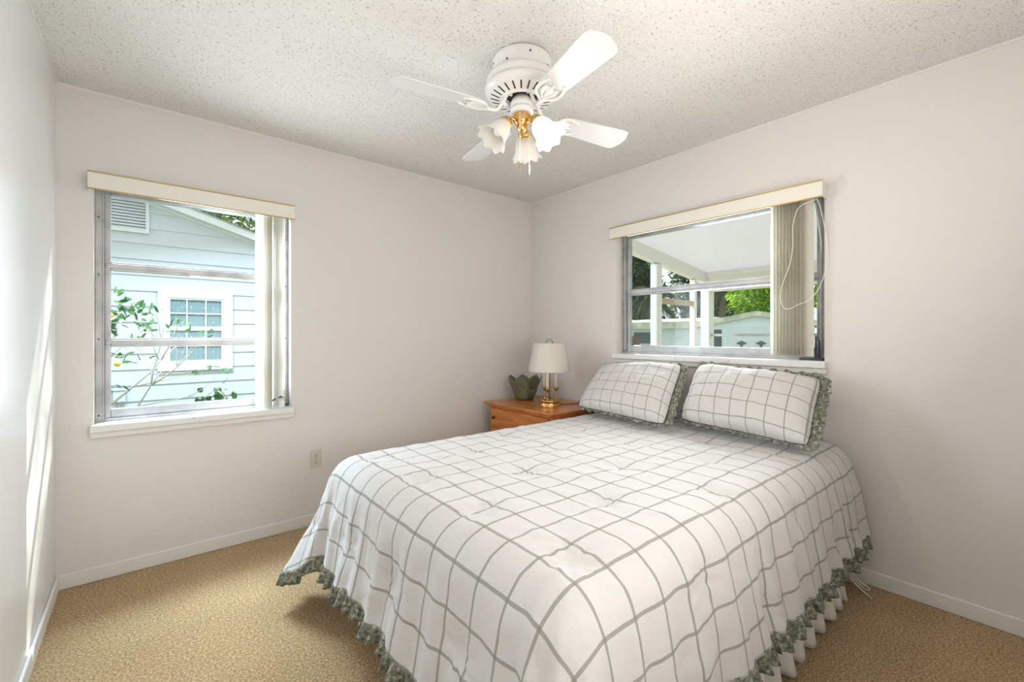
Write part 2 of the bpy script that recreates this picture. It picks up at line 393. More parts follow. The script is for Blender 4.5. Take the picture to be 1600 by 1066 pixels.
va = [(0.862, 0.0, PI/2+0.35), (0.884, 0.0, PI/2+0.28), (0.902, 0.0, PI/2+0.16), (0.918, 0.0, PI/2+0.0), (0.934, 0.0, PI/2-0.28), (0.950, 0.0, PI/2-0.40), (0.975, 0.006, PI/2-0.85)]
blind('vertical_blind', 'cream vertical blind with gold edged valance, drawn right over the window facing the blue house', True, 0.116, 1.038, va, AZ0+0.008)
vb = [(-2.052-i*0.0165, 0.035, 0.05-i*0.01) for i in range(10)]+[(-2.222, 0.040, 0.95)]
vbr = blind('vertical_blind', 'cream vertical blind with gold edged valance, stacked right over the window above the bed', False, -2.300, -0.952, vb, BZ0+0.03)
xx = W_X-0.088
bm = B(); tube(bm, smoothpts([(xx+.01, -2.275, 1.93), (xx-.01, -2.20, 1.895), (xx-.02, -2.175, 1.80), (xx-.02, -2.175, 1.70), (xx-.02, -2.16, 1.60), (xx-.02, -2.125, 1.50), (xx-.02, -2.115, 1.42), (xx-.02, -2.14, 1.365), (xx-.02, -2.20, 1.385), (xx-.01, -2.26, 1.42), (xx, -2.30, 1.50), (xx, -2.325, 1.62), (xx, -2.315, 1.75), (xx+.01, -2.29, 1.88), (xx+.01, -2.275, 1.93)], 8), 0.0018, 6)
mk('pull_cord', bm, m_cordw, vbr, smooth=True)
bm = B(); tube(bm, [(xx+.03, -2.262, 1.945), (xx+.035, -2.275, 1.80), (xx+.04, -2.285, 1.72), (xx+.04, -2.285, 1.62)], 0.004, 8); mk('tilt_wand', bm, m_alu, vbr, smooth=True)

# ---------------------------------------------------------------- outlet
r = root('wall_outlet', 'ivory duplex power outlet low on the wall left of the bed', 'outlet', (1.185, 0, 0.425))
bm = B(); box(bm, 1.150, 1.220, -0.006, 0, 0.368, 0.482); mk('cover_plate', bm, m_outlet, r, bevel=0.003)
for z in (0.445, 0.405):
    bm = B(); lathe(bm, [(0.0165, 0), (0.0165, 0.003), (0.015, 0.004)], (1.185, -0.006, z), 20, M=Matrix.Rotation(PI/2, 3, 'X')); s = mk('socket', bm, m_outlet, r)
    bm = B(); box(bm, 1.178, 1.1805, -0.0108, -0.0098, z, z+0.008); box(bm, 1.1895, 1.192, -0.0108, -0.0098, z, z+0.008); lathe(bm, [(0.003, 0), (0.003, 0.0008)], (1.185, -0.0100, z-0.007), 8, M=Matrix.Rotation(PI/2, 3, 'X')); mk('slot', bm, m_dark, s)
bm = B(); lathe(bm, [(0.003, 0), (0.002, 0.002)], (1.185, -0.006, 0.425), 10, M=Matrix.Rotation(PI/2, 3, 'X')); mk('screw', bm, m_crank, r)

# ---------------------------------------------------------------- ceiling fan
FC = Vector((1.615, -1.545, 0))
fan = root('ceiling_fan', 'white four bladed ceiling fan with a brass and frosted glass light kit', 'ceiling fan', (FC.x, FC.y, H))
fc = lambda z: (FC.x, FC.y, z)
bm = B(); lathe(bm, [(0.128, H-0.002), (0.131, H-0.008), (0.128, H-0.014), (0.126, H-0.066), (0.118, H-0.072)], fc(0), 64); can = mk('canopy', bm, m_white, fan, smooth=True)
for k in range(8):
    a = k*PI/4+0.35; bm = B(); lathe(bm, [(0.0045, 0), (0.0045, 0.003)], (FC.x+0.127*math.cos(a), FC.y+0.127*math.sin(a), H-0.03 if k % 2 else H-0.056), 8, M=Matrix.Rotation(a, 3, 'Z') @ Matrix.Rotation(PI/2, 3, 'Y')); mk('screw', bm, m_crank, can)
bm = B()
lathe(bm, [(0.118, 2.368), (0.140, 2.366), (0.152, 2.358), (0.155, 2.346), (0.155, 2.330), (0.150, 2.322), (0.160, 2.318), (0.164, 2.308), (0.162, 2.296), (0.152, 2.284), (0.086, 2.262), (0.078, 2.262), (0.074, 2.272), (0.072, 2.30)], fc(0), 72, cap=False)
house = mk('motor_housing', bm, m_white, fan, smooth=True)
bm = B()
for k in range(24):
    a = 2*PI*k/24+0.05
    M = Matrix.Translation(FC+Vector((0, 0, 2.2733))) @ Matrix.Rotation(a, 4, 'Z') @ Matrix.Translation((0.119, 0, 0)) @ Matrix.Rotation(-math.atan2(0.022, 0.066), 4, 'Y')
    box(bm, -0.020, 0.020, -0.0032, 0.0032, -0.0015, 0.0022, mat=M)
mk('vent_slots', bm, m_dark, house)
bm = B(); lathe(bm, [(0.075, 2.288), (0.070, 2.289)], fc(0), 40); mk('rotor', bm, m_dark, house)
bm = B(); lathe(bm, [(0.030, 2.285), (0.046, 2.262), (0.050, 2.250), (0.050, 2.236), (0.046, 2.231), (0.051, 2.228), (0.052, 2.214), (0.044, 2.206), (0.030, 2.204)], fc(0), 48); mk('switch_housing', bm, m_white, fan, smooth=True)
# blades
def blade_bm():
    bm = B(); pts = []
    L0, L1 = 0.205, 0.585; w0, w1 = 0.054, 0.071
    out = [(L0, -w0*0.62), (L0+0.02, -w0*0.95), (L0+0.05, -w0)]
    out += [(L1-0.055, -w1), (L1-0.030, -w1*0.96), (L1-0.018, -w1*0.80), (L1-0.014, -w1*0.60), (L1-0.004, -w1*0.35), (L1, 0), (L1-0.004, w1*0.35), (L1-0.014, w1*0.60), (L1-0.018, w1*0.80), (L1-0.030, w1*0.96), (L1-0.055, w1)]
    out += [(L0+0.05, w0), (L0+0.02, w0*0.95), (L0, w0*0.62)]
    M = Matrix.Rotation(math.radians(-12), 3, 'X')
    prism(bm, [M @ Vector((x, y, -0.003)) for x, y in out], M @ Vector((0, 0, 0.006)))
    return bm
def iron_bm():
    bm = B(); M = Matrix.Rotation(math.radians(-12), 3, 'X')
    tube(bm, smoothpts([(0.050, 0, 0.075), (0.070, 0, 0.072), (0.092, 0, 0.035), (0.120, 0, -0.006), (0.150, 0, -0.014), (0.180, 0, -0.010)], 5), [0.0075]*26, 10)
    # leaf-shaped openwork plate: five curling arms
    for s in (-1, 1):
        tube(bm, [M @ Vector(p) for p in smoothpts([(0.165, 0, -0.011), (0.178, s*0.022, -0.011), (0.196, s*0.043, -0.009), (0.225, s*0.050, -0.008), (0.262, s*0.045, -0.007), (0.285, s*0.034, -0.006)], 5)], 0.0062, 8)
        tube(bm, [M @ Vector(p) for p in smoothpts([(0.175, 0, -0.011), (0.196, s*0.016, -0.010), (0.222, s*0.026, -0.008), (0.250, s*0.026, -0.007)], 5)], 0.0055, 8)
    tube(bm, [M @ Vector(p) for p in [(0.170, 0, -0.011), (0.215, 0, -0.008), (0.262, 0, -0.006)]], [0.008, 0.006, 0.005], 8)
    prism(bm, [M @ Vector(p) for p in [(0.165, -0.012, -0.010), (0.20, -0.036, -0.008), (0.235, -0.030, -0.008), (0.25, 0, -0.008), (0.235, 0.030, -0.008), (0.20, 0.036, -0.008), (0.165, 0.012, -0.010)]], M @ Vector((0, 0, 0.005)))
    return bm
b0 = i0 = None
for k in range(4):
    ang = math.radians(-12+90*k)
    if b0 is None:
        b0 = mk('fan_blade', blade_bm(), m_fanblade, fan, local=True, bevel=0.0015); i0 = mk('blade_iron', iron_bm(), m_white, b0, local=True, smooth=True)
        b = b0
    else:
        b = b0.copy(); COL.objects.link(b); b.parent = fan
        i = i0.copy(); COL.objects.link(i); i.parent = b
    b.location = (0, 0, 2.205-H); b.rotation_euler = (0, 0, ang)
# light kit
bm = B(); lathe(bm, [(0.028, 2.206), (0.040, 2.200), (0.043, 2.190), (0.036, 2.183), (0.040, 2.176), (0.030, 2.162), (0.022, 2.152), (0.024, 2.140), (0.014, 2.128), (0.004, 2.120)], fc(0), 40); fit = mk('light_fitter', bm, m_brass, fan, smooth=True)
LIT = None
for k, deg in enumerate((40, 165, -75)):
    a = math.radians(deg); d = Vector((math.cos(a), math.sin(a), 0))
    bm = B(); tube(bm, smoothpts([Vector(fc(2.172))+d*0.03, Vector(fc(2.177))+d*0.052, Vector(fc(2.164))+d*0.068, Vector(fc(2.150))+d*0.076], 5), 0.0075, 10)
    arm = mk('light_arm', bm, m_brass, fan, smooth=True)
    tilt = math.radians(38); ax = (d*math.sin(tilt)+Vector((0, 0, -math.cos(tilt)))).normalized()
    M = ax.to_track_quat('Z', 'Y').to_matrix(); base = Vector(fc(2.162))+d*0.070
    bm = B(); lathe(bm, [(0.012, -0.004), (0.026, 0.000), (0.030, 0.010), (0.030, 0.024), (0.027, 0.026)], base, 28, M=M); mk('shade_holder', bm, m_brass, arm, smooth=True)
    def scal(ang, r, z, i, n=8):
        f = max(0, (z-0.06)/0.06); return r*(1+0.055*f*math.cos(n*ang)), z+0.006*f*math.cos(n*ang)
    prof = [(0.027, 0.012), (0.030, 0.022), (0.040, 0.038), (0.046, 0.056), (0.048, 0.074), (0.052, 0.092), (0.060, 0.108), (0.071, 0.120)]
    inn = [(r_-0.0025, z_+0.001) for r_, z_ in prof][::-1]
    bm = B(); lathe(bm, prof+inn, base, 64, M=M, mod=scal, cap=False)
    mk('glass_shade', bm, m_shade, arm, smooth=True)
    bm = B(); lathe(bm, [(0.010, 0.020), (0.011, 0.035), (0.018, 0.052), (0.022, 0.066), (0.018, 0.080), (0.008, 0.088), (0.001, 0.089)], base, 20, M=M)
    mk('bulb', bm, m_bulb if k == 2 else mat('unlit bulb', (0.9, 0.88, 0.82), 0.25), arm, smooth=True)
    if k == 2: light('fan_bulb_light', 'POINT', base+ax*0.112, 9, (1.0, 0.80, 0.58), shadow_soft_size=0.03)
for dx, dy, zt, zb_ in ((-0.034, -0.040, 2.19, 1.965), (0.012, -0.050, 2.175, 1.955)):
    p = (FC.x+dx-0.012, FC.y+dy)
    bm = B(); tube(bm, [(p[0]+0.006, p[1]+0.008, zt), (p[0], p[1], zt-0.012), (p[0], p[1], zb_)], 0.0011, 6); c = mk('pull_chain', bm, m_cordw, fan)
    bm = B(); lathe(bm, [(0.001, 0.010), (0.0035, 0.006), (0.0035, 0.0), (0.002, -0.03), (0.001, -0.032)], (p[0], p[1], zb_), 10); mk('chain_pull', bm, m_brass if dx < 0 else m_white, c, smooth=True)

# ---------------------------------------------------------------- bed
MX0, MX1, MY0, MY1 = 0.99, 3.02, -2.40, -0.95
bed = root('bed', 'queen bed base with mattress and white pleated skirt against the window wall', 'bed', ((MX0+MX1)/2, (MY0+MY1)/2, 0))
bm = B(); box(bm, MX0+0.03, MX1-0.0, MY0+0.03, MY1-0.03, 0.42, 0.655); mk('mattress', bm, m_ticking, bed, bevel=0.05, seg=5)
bm = B(); box(bm, MX0+0.02, MX1-0.0, MY0+0.02, MY1-0.02, 0.20, 0.42); mk('box_spring', bm, m_ticking, bed, bevel=0.02, seg=3)
bm = B()
for y in (MY0+0.06, MY1-0.10): box(bm, MX0+0.08, MX1-0.02, y, y+0.04, 0.16, 0.20)
for x in (MX0+0.15, 2.0, MX1-0.15): box(bm, x, x+0.04, MY0+0.10, MY1-0.10, 0.16, 0.20)
mk('bed_frame', bm, m_crank, bed)
for x in (MX0+0.2, MX1-0.15):
    for y in (MY0+0.10, MY1-0.10):
        bm = B(); lathe(bm, [(0.022, 0), (0.022, 0.02), (0.014, 0.03), (0.014, 0.165)], (x, y, 0), 16); mk('leg', bm, m_crank, bed, smooth=True)
# pleated skirt on the long right side and the foot
def skirt(name, p0, p1, nrm, z0=0.012, z1=0.215):
    p0, p1, nrm = Vector(p0), Vector(p1), Vector(nrm); Ln = (p1-p0).length; n = int(Ln/0.006); bm = B(); rows = 8; g = []
    for i in range(n+1):
        t = i/n; s = t*Ln; col_ = []
        for j in range(rows+1):
            q = j/rows
            w = 0.046*(1-q*0.8)*(0.5+0.5*math.tanh(2.0*math.sin(2*PI*s/0.118+0.8*fbm((s*2, 3, 1)))))+0.010*(1-q)*fbm((s*6, q, 7))
            p = p0.lerp(p1, t)+nrm*w; col_.append(bm.verts.new((p.x, p.y, z0+(z1-z0)*q+0.006*(1-q)*math.sin(s*9))))
        g.append(col_)
    for i in range(n):
        for j in range(rows): bm.faces.new((g[i][j], g[i+1][j], g[i+1][j+1], g[i][j+1]))
    o = mk(name, bm, m_skirt, bed, smooth=True); so = o.modifiers.new('s', 'SOLIDIFY'); so.thickness = 0.0015; return o
skirt('bed_skirt', (MX0+0.03, MY0-0.012, 0), (MX1-0.22, MY0-0.012, 0), (0, -1, 0))
skirt('bed_skirt', (MX0+0.10, MY1-0.2, 0), (MX0+0.10, MY0+0.03, 0), (-1, 0, 0))
skirt('bed_skirt', (MX1-0.04, MY1-0.015, 0), (MX0+0.2, MY1-0.015, 0), (0, 1, 0))

# ---------------------------------------------------------------- comforter
ZT = 0.668; CI = 0.10; CR = 0.125; CS = 0.475
cx0 = MX0+CI; cyL = MY1-CI; cyR = MY0+CI; cx1 = 2.985
PH = math.radians(79)
def prof_at(s):
    if s <= 0: return 0.0, 0.0
    a = s/CR
    if a < PH: return CR*math.sin(a), CR*(1-math.cos(a))
    e = s-CR*PH
    return CR*math.sin(PH)+e*math.cos(PH), CR*(1-math.cos(PH))+e*math.sin(PH)
TX0, TY0 = 1.13, -1.90
def tufts(a, b):
    i = round((a-TX0)/0.36); best = 9; bv = (0, 0)
    for di in (-1, 0, 1):
        ii = i+di; yo = TY0+(0.195 if ii % 2 else 0.0); j = round((b-yo)/0.39)
        for dj in (-1, 0, 1):
            dx, dy = a-(TX0+0.36*ii), b-(yo+0.39*(j+dj)); d = math.hypot(dx, dy)
            if d < best: best, bv = d, (dx, dy)
    return best, bv
def puff(a, b):
    d, (dx, dy) = tufts(a, b); th = math.atan2(dy, dx)
    h = 0.015*(1-math.exp(-(d/0.055)**2)) + 0.004*math.sin(7*th+a*9)*math.exp(-((d-0.045)/0.03)**2)
    h += 0.007*fbm((a*3.0, b*3.0, 2.0)) + 0.0022*fbm((a*16, b*16, 5.0), 3)
    w = noise.noise(Vector((a*5.5+b*2.5, b*4.0-a, 9.0))); h += 0.0035*max(0, 1-abs(w)*6)
    return h
def fold(t): return math.sin(2*PI*t/0.155+2.2*fbm((t*1.6, 0, 4)))*0.6+0.55*fbm((t*7.5, 1.0, 0.5))
TWL = {}
def drape(px, py, nx, ny, s, t, corner=0.0):
    """px,py: point on the inner outline; (nx,ny) outward; s: cloth length beyond; t: length along outline"""
    h, d = prof_at(s); q = max(0.0, s/CS); a, b = px+nx*s, py+ny*s
    flare = corner*0.10*min(q, 1.3)**2.0
    f = fold(t); amp = 0.020*max(0, q-0.22)
    fine = 0.0085*noise.noise(Vector((t*21, s*3.0, 1.5)))*min(1, q*1.6)
    pf = puff(a, b)
    head = min(1.0, max(0.0, (a-2.2)/0.5)) if abs(ny) > 0.9 else 0.0
    an = min(PH, s/CR) if s > 0 else 0
    off = h+flare+amp*f+fine+pf*math.sin(an)*0.85
    if ny > 0.9 and a > 2.1: off *= 1-0.36*min(1, (a-2.1)/0.3)*q
    z = ZT-d*(1-0.025*fold(t*0.5+3)*q)+pf*math.cos(an)+0.012*q*fbm((t*3, 2, 8))
    return Vector((px+nx*off, py+ny*off, z)), (a, b)
step = 0.0145
xs = [cx0+(cx1-cx0)*i/int((cx1-cx0)/step) for i in range(int((cx1-cx0)/step)+1)]
ys = [cyR+(cyL-cyR)*i/int((cyL-cyR)/step) for i in range(int((cyL-cyR)/step)+1)]
out = []; t = 0.0
for x in reversed(xs): out.append((x, cyL, 0, 1, 0.0, cx1-x))
t = cx1-cx0; NC = 34; arc = 0.52
for k in range(1, NC):
    f = k/NC; an = PI/2+f*PI/2; out.append((cx0, cyL, math.cos(an), math.sin(an), math.sin(PI*f), t+arc*f))
t += arc
for y in reversed(ys): out.append((cx0, y, -1, 0, 0.0, t+cyL-y))
t += cyL-cyR
for k in range(1, NC):
    f = k/NC; an = PI+f*PI/2; out.append((cx0, cyR, math.cos(an), math.sin(an), math.sin(PI*f), t+arc*f))
t += arc
for x in xs: out.append((x, cyR, 0, -1, 0.0, t+x-cx0))
bm = B(); uvs = {}
ROT = math.radians(0.0); cc = (2.0, -1.7)
def rotuv(a, b):
    dx, dy = a-cc[0], b-cc[1]; return (dx*math.cos(ROT)-dy*math.sin(ROT), dx*math.sin(ROT)+dy*math.cos(ROT))
top = {}
for i, x in enumerate(xs):
    for j, y in enumerate(ys):
        vtx = bm.verts.new((x, y, ZT+puff(x, y))); uvs[vtx] = (x, y); top[(i, j)] = vtx
for i in range(len(xs)-1):
    for j in range(len(ys)-1): bm.faces.new((top[(i, j)], top[(i+1, j)], top[(i+1, j+1)], top[(i, j+1)]))
def topvert(o):
    i = min(range(len(xs)), key=lambda k: abs(xs[k]-o[0])); j = 0 if abs(o[1]-ys[0]) < 1e-6 else (len(ys)-1 if abs(o[1]-ys[-1]) < 1e-6 else min(range(len(ys)), key=lambda k: abs(ys[k]-o[1])))
    return top[(i, j)]
NS = int(CS/0.0125); prev = [topvert(o) for o in out]; hem = []
for k in range(1, NS+1):
    row = []
    for o in out:
        s = CS*k/NS*(1+0.24*o[4]**1.5)
        p, ab = drape(o[0], o[1], o[2], o[3], s, o[5], o[4]); vtx = bm.verts.new(p); uvs[vtx] = ab; row.append(vtx)
    for i in range(len(row)-1):
        a, b, c, d = prev[i], prev[i+1], row[i+1], row[i]
        f = [a, b, c, d] if a is not b else [a, c, d]
        bm.faces.new(f)
    prev = row
hem = [(v_.co.copy(), Vector((o[2], o[3], 0)), o[5]) for v_, o in zip(prev, out)]
uvl = bm.loops.layers.uv.new('UVMap')
for f in bm.faces:
    f.smooth = True
    for l in f.loops: l[uvl].uv = rotuv(*uvs[l.vert])
comf = root('comforter', 'white comforter with sage windowpane check and green ruffled hem spread over the bed', 'comforter', (2.0, -1.7, 0.67))
o = mk('quilt', bm, m_plaid, comf, smooth=True)
so = o.modifiers.new('s', 'SOLIDIFY'); so.thickness = 0.012; so.offset = -1
# ruffle on the hem
bm = B(); rows = 6; g = []; acc = 0
for i in range(len(hem)-1):
    (p0, n0, t0), (p1, n1, t1) = hem[i], hem[i+1]; m = max(2, int(math.ceil((p1-p0).length/0.0045)))
    for k in range(m):
        f = k/m; p = p0.lerp(p1, f); n = n0.lerp(n1, f).normalized(); acc += (p1-p0).length/m; cl = []
        tang = Vector((-n.y, n.x, 0))
        ph = 2*PI*acc/0.060+2.6*fbm((acc*5, 1, 1)); dep = 0.062+0.014*fbm((acc*3, 5, 2))
        for j in range(rows+1):
            q = j/rows; w = (0.014*q+0.003)*math.sin(ph+0.8*q)+0.007*q*fbm((acc*26, q*2, 3))
            cl.append(bm.verts.new(p+n*(w+0.010*q-0.004)+tang*(0.012*q*math.cos(ph*0.5+1))+Vector((0, 0, 0.008-dep*q))))
        g.append(cl)
for i in range(len(g)-1):
    for j in range(rows): bm.faces.new((g[i][j], g[i+1][j], g[i+1][j+1], g[i][j+1]))
o = mk('ruffle', bm, m_ruffle, comf, smooth=True)
so = o.modifiers.new('s', 'SOLIDIFY'); so.thickness = 0.0015

# ---------------------------------------------------------------- pillows
def pillow(label, bl, br, tl, tr, T, seed):
    """four corner points; builds a plump sham with a ruffle"""
    bl, br, tl, tr = map(Vector, (bl, br, tl, tr)); c = (bl+br+tl+tr)/4
    U = ((br-bl)+(tr-tl))/2; V = ((tl-bl)+(tr-br))/2; nrm = U.cross(V).normalized()   # towards the foot and up
    if nrm.x > 0: nrm = -nrm
    r = root('pillow', label, 'pillow', c, 'checked pillows at the head of the bed')
    n, m = 56, 44; bm = B(); fr, bk = {}, {}; uv = {}
    def P(u, v_): return bl.lerp(br, u).lerp(tl.lerp(tr, u), v_)
    for i in range(n+1):
        for j in range(m+1):
            u, w = i/n, j/m; x, y = 2*u-1, 2*w-1
            ex = (1-abs(x)**2.6); ey = (1-abs(y)**2.4); th = T*max(0, ex)**0.5*max(0, ey)**0.5
            # sides pull in between the corners
            uu = u-0.012*x*(1-y*y)*abs(x)**3-0.02*x*abs(x*y)**6; ww = w-0.022*y*(1-x*x)*abs(y)**3-0.03*y*abs(x*y)**6
            p = P(uu, ww)
            d = 0.010*fbm((x*1.8+seed, y*1.6, 1))*min(1, th/T*2)
            cr = 0.005*fbm((x*7+seed, y*3, 2))*min(1, th/T*3)
            a = bm.verts.new(p+nrm*(th+d+cr+0.001)); uv[a] = (u*U.length*1.06, w*V.length*1.06); fr[(i, j)] = a
            b = bm.verts.new(p-nrm*(th*0.55+0.001)); uv[b] = (u*U.length, w*V.length); bk[(i, j)] = b
    for i in range(n):
        for j in range(m):
            bm.faces.new((fr[(i, j)], fr[(i+1, j)], fr[(i+1, j+1)], fr[(i, j+1)])); bm.faces.new((bk[(i, j)], bk[(i, j+1)], bk[(i+1, j+1)], bk[(i+1, j)]))
    ring = [(i, 0) for i in range(n)]+[(n, j) for j in range(m)]+[(i, m) for i in range(n, 0, -1)]+[(0, j) for j in range(m, 0, -1)]
    for k in range(len(ring)):
        a, b = ring[k], ring[(k+1) % len(ring)]; bm.faces.new((fr[a], bk[a], bk[b], fr[b]))
    ul = bm.loops.layers.uv.new('UVMap')
    for f in bm.faces:
        for l in f.loops: l[ul].uv = uv[l.vert]
    edge = [((fr[a].co+bk[a].co)/2).copy() for a in ring]
    mk('sham', bm, m_plaid2, r, smooth=True)
    bm = B(); g = []; acc = 0; K = len(edge)
    for k in range(K):
        p0, p1 = edge[k], edge[(k+1) % K]; mm = max(2, int(math.ceil((p1-p0).length/0.005)))
        o0 = (p0-c).normalized(); 
        for q_ in range(mm):
            f = q_/mm; p = p0.lerp(p1, f); acc += (p1-p0).length/mm
            tn = (edge[(k+1) % K]-edge[k-1]).normalized(); outw = (tn.cross(nrm)).normalized()
            if outw.dot(p-c) < 0: outw = -outw
            pa = ((p-c)-nrm*(p-c).dot(nrm)).normalized(); outw = (outw*0.8+pa*0.4).normalized()
            ph = 2*PI*acc/0.066+2.2*fbm((acc*6+seed, 0, 0)); cl = []
            wt = max(0.0, outw.z)**2; wr = max(0.0, -outw.y)**2
            ln = 0.018+(0.020 if seed < 3 else 0.046)*wt+0.032*wr
            for j in range(6):
                q = j/5; cl.append(bm.verts.new(p-nrm*0.012+outw*(ln*q-0.003)+nrm*((0.011*q+0.001)*math.sin(ph+q)+0.004*q*fbm((acc*25, q, seed)))+tn*0.005*q*math.cos(ph*0.5)))
            g.append(cl)
    for i in range(len(g)):
        a, b = g[i], g[(i+1) % len(g)]
        for j in range(5): bm.faces.new((a[j], b[j], b[j+1], a[j+1]))
    o = mk('ruffle', bm, m_ruffle, r, smooth=True); so = o.modifiers.new('s', 'SOLIDIFY'); so.thickness = 0.0015
pillow('checked pillow with green ruffle nearer the bedside lamp', (2.60, -0.985, 0.742), (2.53, -1.685, 0.728), (2.95, -0.915, 1.005), (2.92, -1.575, 1.045), 0.085, 1.0)
pillow('checked pillow with green ruffle at the right, farther from the bedside lamp', (2.66, -1.70, 0.748), (2.60, -2.355, 0.728), (2.95, -1.665, 1.05), (2.90, -2.325, 1.012), 0.098, 6.0)

# ---------------------------------------------------------------- nightstand
NX0, NX1, NY0, NY1, NZ = 2.445, 3.05, -0.885, -0.115, 0.69
ns = root('nightstand', 'honey cherry wooden nightstand with drawers in the corner beside the bed', 'nightstand', ((NX0+NX1)/2, (NY0+NY1)/2, 0))
bm = B()
prism(bm, [(NX0, NY0, NZ-0.012), (NX0, NY1, NZ-0.012), (NX1, NY1, NZ-0.012), (NX1, NY0, NZ-0.012)], (0, 0, 0.012))
prism(bm, [(NX0+0.022, NY0+0.022, NZ-0.03), (NX0+0.022, NY1-0.022, NZ-0.03), (NX1, NY1-0.022, NZ-0.03), (NX1, NY0+0.022, NZ-0.03)], (0, 0, 0.0179))
mk('top', bm, m_wood, ns, bevel=0.004, seg=3)
bm = B(); box(bm, NX0+0.045, NX1, NY0+0.035, NY1-0.035, 0.09, NZ-0.03); mk('carcass', bm, m_wood, ns, bevel=0.003)
bm = B(); box(bm, NX0+0.05, NX1, NY0+0.04, NY1-0.04, 0.0, 0.0899); mk('plinth', bm, m_wood, ns, bevel=0.003)
for z0, z1 in ((0.50, 0.645), (0.31, 0.49), (0.11, 0.30)):
    bm = B(); box(bm, NX0+0.030, NX0+0.0449, NY0+0.055, NY1-0.055, z0, z1); d = mk('drawer', bm, m_wood, ns, bevel=0.004)
    for y in (NY0+0.12, NY1-0.105):
        bm = B(); lathe(bm, [(0.006, 0), (0.006, 0.006), (0.014, 0.012), (0.013, 0.018), (0.005, 0.021)], (NX0+0.030, y, (z0+z1)/2), 4 if False else 18, M=Matrix.Rotation(-PI/2, 3, 'Y')); mk('knob', bm, m_knob, d, smooth=True)

# ---------------------------------------------------------------- lamp
LC = Vector((2.70, -0.615, NZ))
lamp = root('table_lamp', 'brass candlestick lamp with three candle tubes and pearly shade on the nightstand', 'lamp', LC)
def gal(a, r, z, i): return (r*(1+0.03*math.cos(16*a)), z) if 3 <= i <= 5 else (r, z)
bm = B(); lathe(bm, [(0.078, 0), (0.080, 0.004), (0.076, 0.010), (0.072, 0.014), (0.072, 0.032), (0.078, 0.038), (0.080, 0.044), (0.074, 0.046), (0.030, 0.040), (0.008, 0.042)], LC, 64, mod=gal); mk('base', bm, m_brass, lamp, smooth=True)
bm = B(); tube(bm, [LC+Vector((0, 0, 0.04)), LC+Vector((0, 0, 0.46))], 0.004, 10); mk('stem', bm, m_brassold, lamp, smooth=True)
for k in range(3):
    a = math.radians(-30+120*k); c = LC+Vector((0.052*math.cos(a), 0.052*math.sin(a), 0))
    bm = B(); lathe(bm, [(0.014, 0.044), (0.008, 0.050), (0.005, 0.060), (0.005, 0.085), (0.008, 0.092), (0.005, 0.098), (0.006, 0.112), (0.014, 0.120), (0.018, 0.132), (0.017, 0.142), (0.010, 0.144)], c, 24); h_ = mk('candle_cup', bm, m_brassold, lamp, smooth=True)
    bm = B(); lathe(bm, [(0.0125, 0.143), (0.0125, 0.300), (0.009, 0.303)], c, 20); mk('candle_tube', bm, mat('ivory tube', (0.82, 0.78, 0.68), 0.4) if k == 0 else bpy.data.materials['ivory tube'], h_, smooth=True)
bm = B()
pr = [(0.160, 0.262), (0.161, 0.266), (0.152, 0.32), (0.139, 0.38), (0.126, 0.44), (0.120, 0.472), (0.119, 0.476)]
lathe(bm, pr+[(r_-0.0025, z_) for r_, z_ in pr[::-1]], LC, 64, cap=False); mk('lamp_shade', bm, m_lampshade, lamp, smooth=True)
bm = B(); tube(bm, [LC+Vector((-0.118, 0, 0.455)), LC+Vector((0.118, 0, 0.455))], 0.0018, 6); tube(bm, [LC+Vector((0, -0.118, 0.455)), LC+Vector((0, 0.118, 0.455))], 0.0018, 6); mk('shade_spider', bm, m_brassold, lamp)
bm = B(); fx = Vector((0.77, -0.64, 0)); tube(bm, [LC+fx*0.025*math.cos(q)+Vector((0, 0, 0.478+0.026*math.sin(q))) for q in [2*PI*i/24 for i in range(24)]], 0.0028, 8, closed=True); mk('finial_ring', bm, m_crank, lamp, smooth=True)
bm = B(); tube(bm, smoothpts([LC+Vector((0.076, -0.02, 0.006)), LC+Vector((0.13, -0.05, 0.004)), LC+Vector((0.20, -0.06, 0.004)), LC+Vector((0.28, -0.09, 0.004)), LC+Vector((0.335, -0.11, 0.004))]), 0.003, 6); mk('lamp_cord', bm, m_cordb, lamp, smooth=True)

